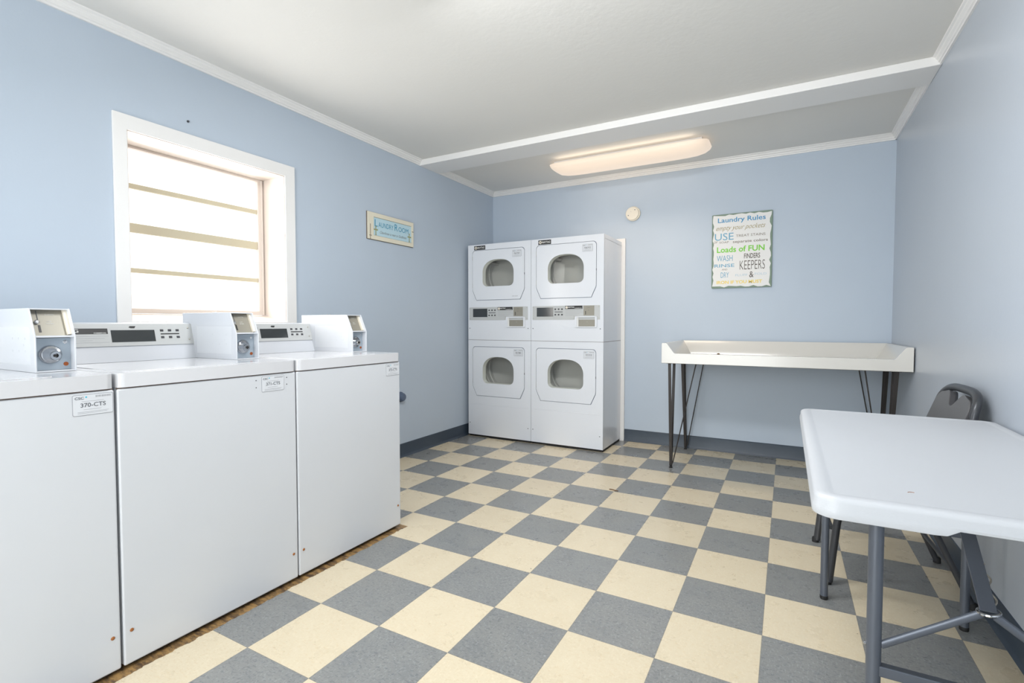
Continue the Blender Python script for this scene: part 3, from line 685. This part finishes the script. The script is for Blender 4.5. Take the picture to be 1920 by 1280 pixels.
# ------------------------------------------------------------------ white folding utility table
def util_table():
    x0, x1, y0, y1 = .113, .728, -.737, .497
    cx, cy = (x0+x1)/2, (y0+y1)/2; a, b = (x1-x0)/2, (y1-y0)/2
    t = thing('folding_table', 'white plastic folding table with grey tube legs near the right wall', 'table', (cx, cy, 0))
    def ring(d, r):
        P = rrect(-a+d, -b+d, a-d, b-d, max(.008, r-d), 8); Q = []
        for i, p in enumerate(P):
            q = P[(i+1) % len(P)]; L = math.dist(p, q); n = max(1, int(L/.02))
            if i % 9 != 8: n = 1
            else: n = 28
            for k in range(n): Q.append((p[0]+(q[0]-p[0])*k/n, p[1]+(q[1]-p[1])*k/n))
        return Q
    lv = [(.040, .7400), (.036, .7402), (.030, .7422), (.020, .7424), (.010, .7415), (.004, .738), (.001, .732), (.0012, .722), (-.0014, .717), (-.002, .704), (-.001, .699), (.004, .697), (.010, .699), (.010, .728)]
    V = []; F = []; n = len(ring(0, .045))
    for d, z in lv:
        for (x, y) in ring(d, .045):
            zz_ = z
            if z < .71 and abs(y) > b-.03:       # hand-hold arch in the short edges
                k = min(1, max(0, (.098-abs(x))/.022)); zz_ = z+.013*(k*k*(3-2*k))
            V.append((x, y, zz_))
    for j in range(len(lv)-1):
        for i in range(n): F.append((j*n+i, j*n+(i+1) % n, (j+1)*n+(i+1) % n, (j+1)*n+i))
    F.append(tuple(range(n))); F.append(tuple((len(lv)-1)*n+i for i in range(n))[::-1])
    MB().add(V, F).build('tabletop', 'tabletop', t)
    MB().tube([(-.018+.007*math.cos(k), -.006+.005*math.sin(k), 0) for k in [.9+2.2*i/6 for i in range(7)]], .0006, 6).build('scratch_mark', 'rust', t).location = (-.108, -.491, .7404)
    mm_ = frame((.04, -b+.047, .7401), (1, 0, 0), (0, 1, 0))
    MB().text('LIFETIME', .06, 0, .13, .012, mm_, bold=.01, z=.0003).build('moulded_lettering', 'tableedge', t, smooth=False)
    # rails under the top
    for x in (-.215, .215): MB().box((x-.012, -b+.05, .706), (x+.012, b-.05, .7275)).build('rail', 'tube', t, .002)
    for sg, ly, lx, lxr in ((-1, -.615-cy, .236-cx, .606-cx), (1, .383-cy, .206-cx, .632-cx)):
        for x in (lx, lxr):
            lg = MB().tube([(x, ly, .300), (x, ly, .712)], .0141, 20).tube([(x, ly, .012), (x, ly, .310)], .0136, 20).build('leg', 'tube', t)
            MB().lathe([(.0130, 0), (.0140, .003), (.0140, .014), (.0134, .015)], Matrix.Translation((x, ly, 0)), 18).build('leg_cap', 'rubber', lg)
            MB().lathe([(.005, 0), (.005, .004), (.002, .006)], frame((x-.0139 if x < 0 else x+.0139, ly, .395 if sg < 0 else .54), (0, -1 if x < 0 else 1, 0), (0, 0, 1)), 12).build('rivet', 'chrome', lg)
        MB().box((lx, ly-.010, .332), (lxr, ly+.010, .356)).build('cross_bar', 'tube', t, .003)
        MB().tube([(lx-.02, ly, .718), (lxr+.02, ly, .718)], .010, 12).build('pivot_bar', 'tube', t)
        hz = .520 if sg < 0 else .665
        hub = Vector((0, ly, hz)); xm = (lx+lxr)/2; hub.x = xm
        for x in (lx, lxr):
            s_ = 1 if x > xm else -1
            MB().tube([(x-.012*s_, ly, hz-.122), (xm+.012*s_, ly, hz-.007)], .0085, 12, sx=1.0, sy=.55).build('brace', 'tube', t)
        MB().bar(hub, (xm, ly-sg*.27, .722), .027, .004).build('centre_brace', 'tube', t, .001)
        rg = [hub+Vector((.0165*math.cos(k), .0165*math.sin(k), .003*math.cos(k))) for k in [2*PI*i/22 for i in range(22)]]
        MB().tube(rg, .0032, 8, closed=True).build('locking_ring', 'chrome', t)
        wv = [Vector((xm+.013+.005*math.sin(i*.8), ly-sg*(.014+i*.0045), hz+.010+i*.0034)) for i in range(17)]
        MB().tube(wv, .0018, 8).build('spring_clip', 'steel', t)
util_table()
# ------------------------------------------------------------------ folding chair behind the table
def chair():
    t = thing('folding_chair', 'dark grey padded folding chair behind the white table, back to right wall', 'chair', (.452, .765, 0), rz=math.radians(3))
    S = Vector
    def arc(p, q, r, n): pass
    # continuous front leg + back frame (inverted U)
    wy = .212
    left = [S((-.232, -.225, .012)), S((-.208, -.224, .26)), S((-.190, -.222, .36)), S((-.120, -.220, .405)), S((.0, -.216, .425)), S((.085, -.213, .460)), S((.135, -.210, .53)), S((.175, -.208, .62)), S((.208, -.205, .70))]
    top = []
    for i in range(23):
        k = PI*i/22; top.append(S((.208+.034*math.sin(k), -.200*math.copysign(abs(math.cos(k))**.55, math.cos(k)), .72+.108*math.sin(k)**.6)))
    pts = left+top+[S((p.x, -p.y, p.z)) for p in left[::-1]]
    MB().tube([S((p.x+(.006 if p.z > .6 else 0), p.y-(.030 if p.z > .6 else 0), p.z)) for p in pts], .0145, 14, sx=1.0, sy=1.15, ref=(1, 0, 0)).build('back_frame', 'chairpaint', t)
    for y in (-.222, .222):
        MB().lathe([(.015, 0), (.015, .020), (.012, .024)], Matrix.Translation((-.238, y*1.015, 0)), 14).build('foot_cap', 'rubber', t)
    for y in (-.196, .196):
        lg = MB().tube([S((.238, y*1.07, .012)), S((.125, y*1.02, .27)), S((.055, y, .425))], .0115, 12).build('rear_leg', 'chairpaint', t)
        MB().lathe([(.014, 0), (.014, .022), (.011, .026)], Matrix.Translation((.240, y*1.08, 0)), 14).build('foot_cap', 'rubber', lg)
        MB().box((.04, y-.006, .37), (.09, y+.006, .42)).build('hinge_plate', 'chairpaint', t, .003)
        MB().lathe([(.007, 0), (.007, .004), (.003, .006)], frame((.09, y+(.006 if y > 0 else -.006), .33), (1 if y < 0 else -1, 0, 0), (0, 0, 1)), 12).build('rivet', 'chrome', t)
    MB().tube([S((-.228, -.222, .24)), S((-.228, .222, .24))], .009, 10).build('stretcher', 'chairpaint', t)
    MB().tube([S((.185, -.202, .13)), S((.185, .202, .13))], .009, 10).build('stretcher', 'chairpaint', t)
    # seat pad
    ms = frame((-.035, 0, .432), (1, 0, -.06), (0, 1, 0))
    MB().poly([rrect(-.185, -.180, .185, .180, .05, 6)], -.012, .006, ms).build('seat_pan', 'chairpaint', t, .004)
    MB().poly([rrect(-.178, -.174, .178, .174, .05, 6)], .006, .036, ms).build('seat', 'vinyl', t, .012, 4)
    # back pad with the handle cut-out
    mb = frame((.134, -.030, .500), (0, -1, 0), (.095, 0, .27))     # x runs toward the camera side
    hgt = .335
    def pad(ins, z0, z1):
        w = .198-ins; P = [(-w+.03, .02+ins), (w-.03, .02+ins), (w, .05+ins)]
        for i in range(7): a_ = .5*PI*i/6; P.append((w-.055+.055*math.cos(a_), hgt-.070-ins+.055*math.sin(a_)))
        P += [(.088*i/9, hgt-.004-ins-.060*(.5+.5*math.cos(PI*i/9))**1.15) for i in range(9, -10, -1)]
        for i in range(7): a_ = .5*PI+.5*PI*i/6; P.append((-w+.055+.055*math.cos(a_), hgt-.070-ins+.055*math.sin(a_)))
        P.append((-w, .05+ins)); return MB().poly([P], z0, z1, mb)
    pad(.003, -.008, .002).build('back_panel', 'chairpaint', t, .003)
    pad(.006, .001, .022).build('backrest', 'vinyl', t, .009, 4)
chair()
# ------------------------------------------------------------------ signs
def sign_room():
    y0, y1, z0, z1 = .828, 1.349, 1.732, 1.938
    t = thing('laundry_room_sign', 'small cream framed LAUNDRY ROOM sign on the left wall', 'sign', (XL, (y0+y1)/2, (z0+z1)/2))
    m = frame((0, 0, 0), (0, 1, 0), (0, 0, 1)); w, h = (y1-y0)/2, (z1-z0)/2
    MB().poly([[(-w, -h), (w, -h), (w, h), (-w, h)]], .001, .008, m).build('backing', 'woodedge', t)
    fl, fr2, fv = -w+.062, w-.024, .034
    f = MB().poly([[(-w+.001, -h+.002), (w-.002, -h+.002), (w-.001, h-.003), (-w+.002, h-.002)], [(fl, -h+fv), (fr2, -h+fv), (fr2, h-fv), (fl, h-fv)]], .008, .016, m)
    f.build('frame', 'wood', t, .0015)
    MB().poly([[(fl-.002, -h+fv-.002), (fr2+.002, -h+fv-.002), (fr2+.002, h-fv+.002), (fl-.002, h-fv+.002)]], .0075, .0095, m).build('panel_shadow_line', 'woodedge', t)
    MB().poly([[(fl+.002, -h+fv+.002), (fr2-.002, -h+fv+.002), (fr2-.002, h-fv-.002), (fl+.002, h-fv-.002)]], .009, .011, m).build('sign_panel', 'aqua', t)
    MB().rect(-w+.024, -h+.002, -w+.029, .012, m, .016, .0004).rect(-w+.014, -h+.026, -w+.040, -h+.030, m, .016, .0006).rect(w-.022, .022, w-.002, .027, m, .016, .0004).build('wood_crack', 'woodedge', t, smooth=False)
    Z = .0114; cxm = (fl+fr2)/2; W_ = fr2-fl; T_ = MB()
    T_.text('L', fl+.030, .027, .030, .052, m, z=Z).text('AUNDRY', fl+.137, .020, .165, .038, m, z=Z).text('R', fl+.252, .027, .036, .052, m, z=Z).text('OOM', fl+.338, .020, .118, .038, m, z=Z)
    T_.build('heading_lettering', 'teal', t, smooth=False)
    MB().text('Cleanliness is next to Godliness', cxm+.004, -.036, W_*.70, .020, m, shear=.45, z=Z).build('script_lettering', 'brownink', t, smooth=False)
    for x in (fl+.026, fr2-.026):
        c_ = MB(); yc = -.030
        c_.poly([[(x-.004, yc-.030), (x+.004, yc-.030), (x+.004, yc+.002), (x+.015, yc+.002), (x+.015, yc+.011), (x+.004, yc+.011), (x+.004, yc+.028), (x-.004, yc+.028), (x-.004, yc+.011), (x-.015, yc+.011), (x-.015, yc+.002), (x-.004, yc+.002)]], Z-.0005, Z+.0001, m)
        for dx, dy in ((0, .030), (-.016, .0065), (.016, .0065), (0, -.031)): c_.lathe([(.006, 0), (.006, .0006)], m @ Matrix.Translation((x+dx, yc+dy, Z-.0002)), 10)
        c_.build('cross_motif', 'olive', t, smooth=False)
sign_room()
def sign_rules():
    x0, x1, z0, z1 = -.513, -.056, 1.398, 2.018
    t = thing('laundry_rules_sign', 'tall distressed white Laundry Rules sign on the back wall', 'sign', ((x0+x1)/2, YB, (z0+z1)/2))
    m = frame((0, 0, 0), (1, 0, 0), (0, 0, 1)); w, h = (x1-x0)/2, (z1-z0)/2
    MB().poly([rrect(-w, -h, w, h, .008)], .001, .016, m).build('backing', 'tinedge', t, .002)
    random.seed(3); P = []
    def edge(p, q, n, nx, ny, inn):
        for i in range(n):
            k = i/n; j = random.choice((.0, .002, .004, .007, .010)) if random.random() < .8 else inn
            P.append((p[0]+(q[0]-p[0])*k+nx*j, p[1]+(q[1]-p[1])*k+ny*j))
    e = .006
    edge((-w+e, -h+e), (w-e, -h+e), 14, 0, 1, .012); edge((w-e, -h+e), (w-e, h-e), 20, -1, 0, .014)
    edge((w-e, h-e), (-w+e, h-e), 14, 0, -1, .010); edge((-w+e, h-e), (-w+e, -h+e), 20, 1, 0, .010)
    MB().poly([P], .016, .0168, m).build('painted_face', 'tin', t, smooth=False)
    Wd, Hd = 2*w, 2*h
    def tx(mt, items, nm='lettering'):
        for (s_, a, c_, fy, fh, *k) in items:
            kw = dict(zip(('shear', 'bold'), k)); b = MB()
            b.text(s_, -w+Wd*(a+c_)/2, h-Hd*fy, Wd*(c_-a), Hd*fh, m, z=.0172, **kw)
            b.build(nm, mt, t, smooth=False)
    tx('blue', [('Laundry Rules', .10, .89, .092, .082, 0, .012)])
    tx('tan', [('empty your pockets', .07, .89, .196, .082, .5)])
    tx('blue2', [('USE', .05, .37, .304, .095, 0, .0), ('WASH', .09, .36, .597, .078), ('RINSE', .05, .39, .695, .045, 0, .01), ('DRY', .16, .30, .823, .072)])
    tx('taupe', [('TREAT STAINS', .41, .89, .304, .032), ('SOAP', .13, .29, .380, .026), ('OF', .03, .10, .375, .03, .4), ('separate colors', .36, .93, .386, .046, 0, .01), ('AND', .18, .27, .748, .022)])
    tx('green', [('Loads of FUN', .09, .88, .480, .078, 0, .02)])
    tx('ink_brown', [('FINDERS', .55, .81, .580, .066, 0, .01), ('KEEPERS', .48, .89, .700, .120, 0, -.012), ('&', .64, .71, .828, .078)])
    tx('paleblue', [('FLUFF', .41, .61, .832, .028), ('FOLD', .73, .92, .824, .028)])
    tx('yellow', [('IRON IF YOU MUST', .09, .85, .922, .044, 0, .03)])
sign_rules()
# round cover plate
t = thing('round_cover_plate', 'round cream cover plate with two screws high on the back wall', 'cover plate', (-1.193, YB, 2.104))
mc = frame((0, 0, 0), (1, 0, 0), (0, 0, 1))
MB().lathe([(.064, 0), (.066, .004), (.066, .018), (.062, .022)], mc, 40).build('base_ring', 'cream', t)
MB().lathe([(.059, .020), (.060, .032), (.056, .037), (.030, .038)], mc @ Matrix.Translation((-.004, 0, 0)), 40).build('cover', 'cream', t)
for x, z in ((.022, .030), (-.038, -.016)): MB().lathe([(.0045, .036), (.0045, .039)], mc @ Matrix.Translation((x, z, 0)), 12).build('screw', 'ink', t)
MB().lathe([(.002, .036), (.002, .0385)], mc @ Matrix.Translation((-.014, .016, 0)), 8).build('indicator_hole', 'ink', t)
# slate fitting on the left wall
t = thing('pipe_cover', 'dark slate-blue rounded cover on left wall peeking past the right-hand washer', 'wall fitting', (XL, 1.185, .500))
ml = frame((0, 0, 0), (0, 1, 0), (0, 0, 1))
MB().lathe([(.042, 0), (.042, .006), (.040, .010)], ml, 28).build('flange', 'slate', t)
MB().lathe([(.034, .008), (.034, .030), (.028, .040), (.015, .043)], ml, 28).build('cap', 'slate', t)
# little plug in the wall above the window
t = MB().lathe([(.006, 0), (.006, .004), (.003, .010)], frame((0, 0, 0), (0, 1, 0), (0, 0, 1)), 10).build('wall_anchor', 'btn'); t.location = (XL, -.430, 2.151)
tag(t, 'tiny grey wall anchor in the blue wall above the window', 'wall anchor')
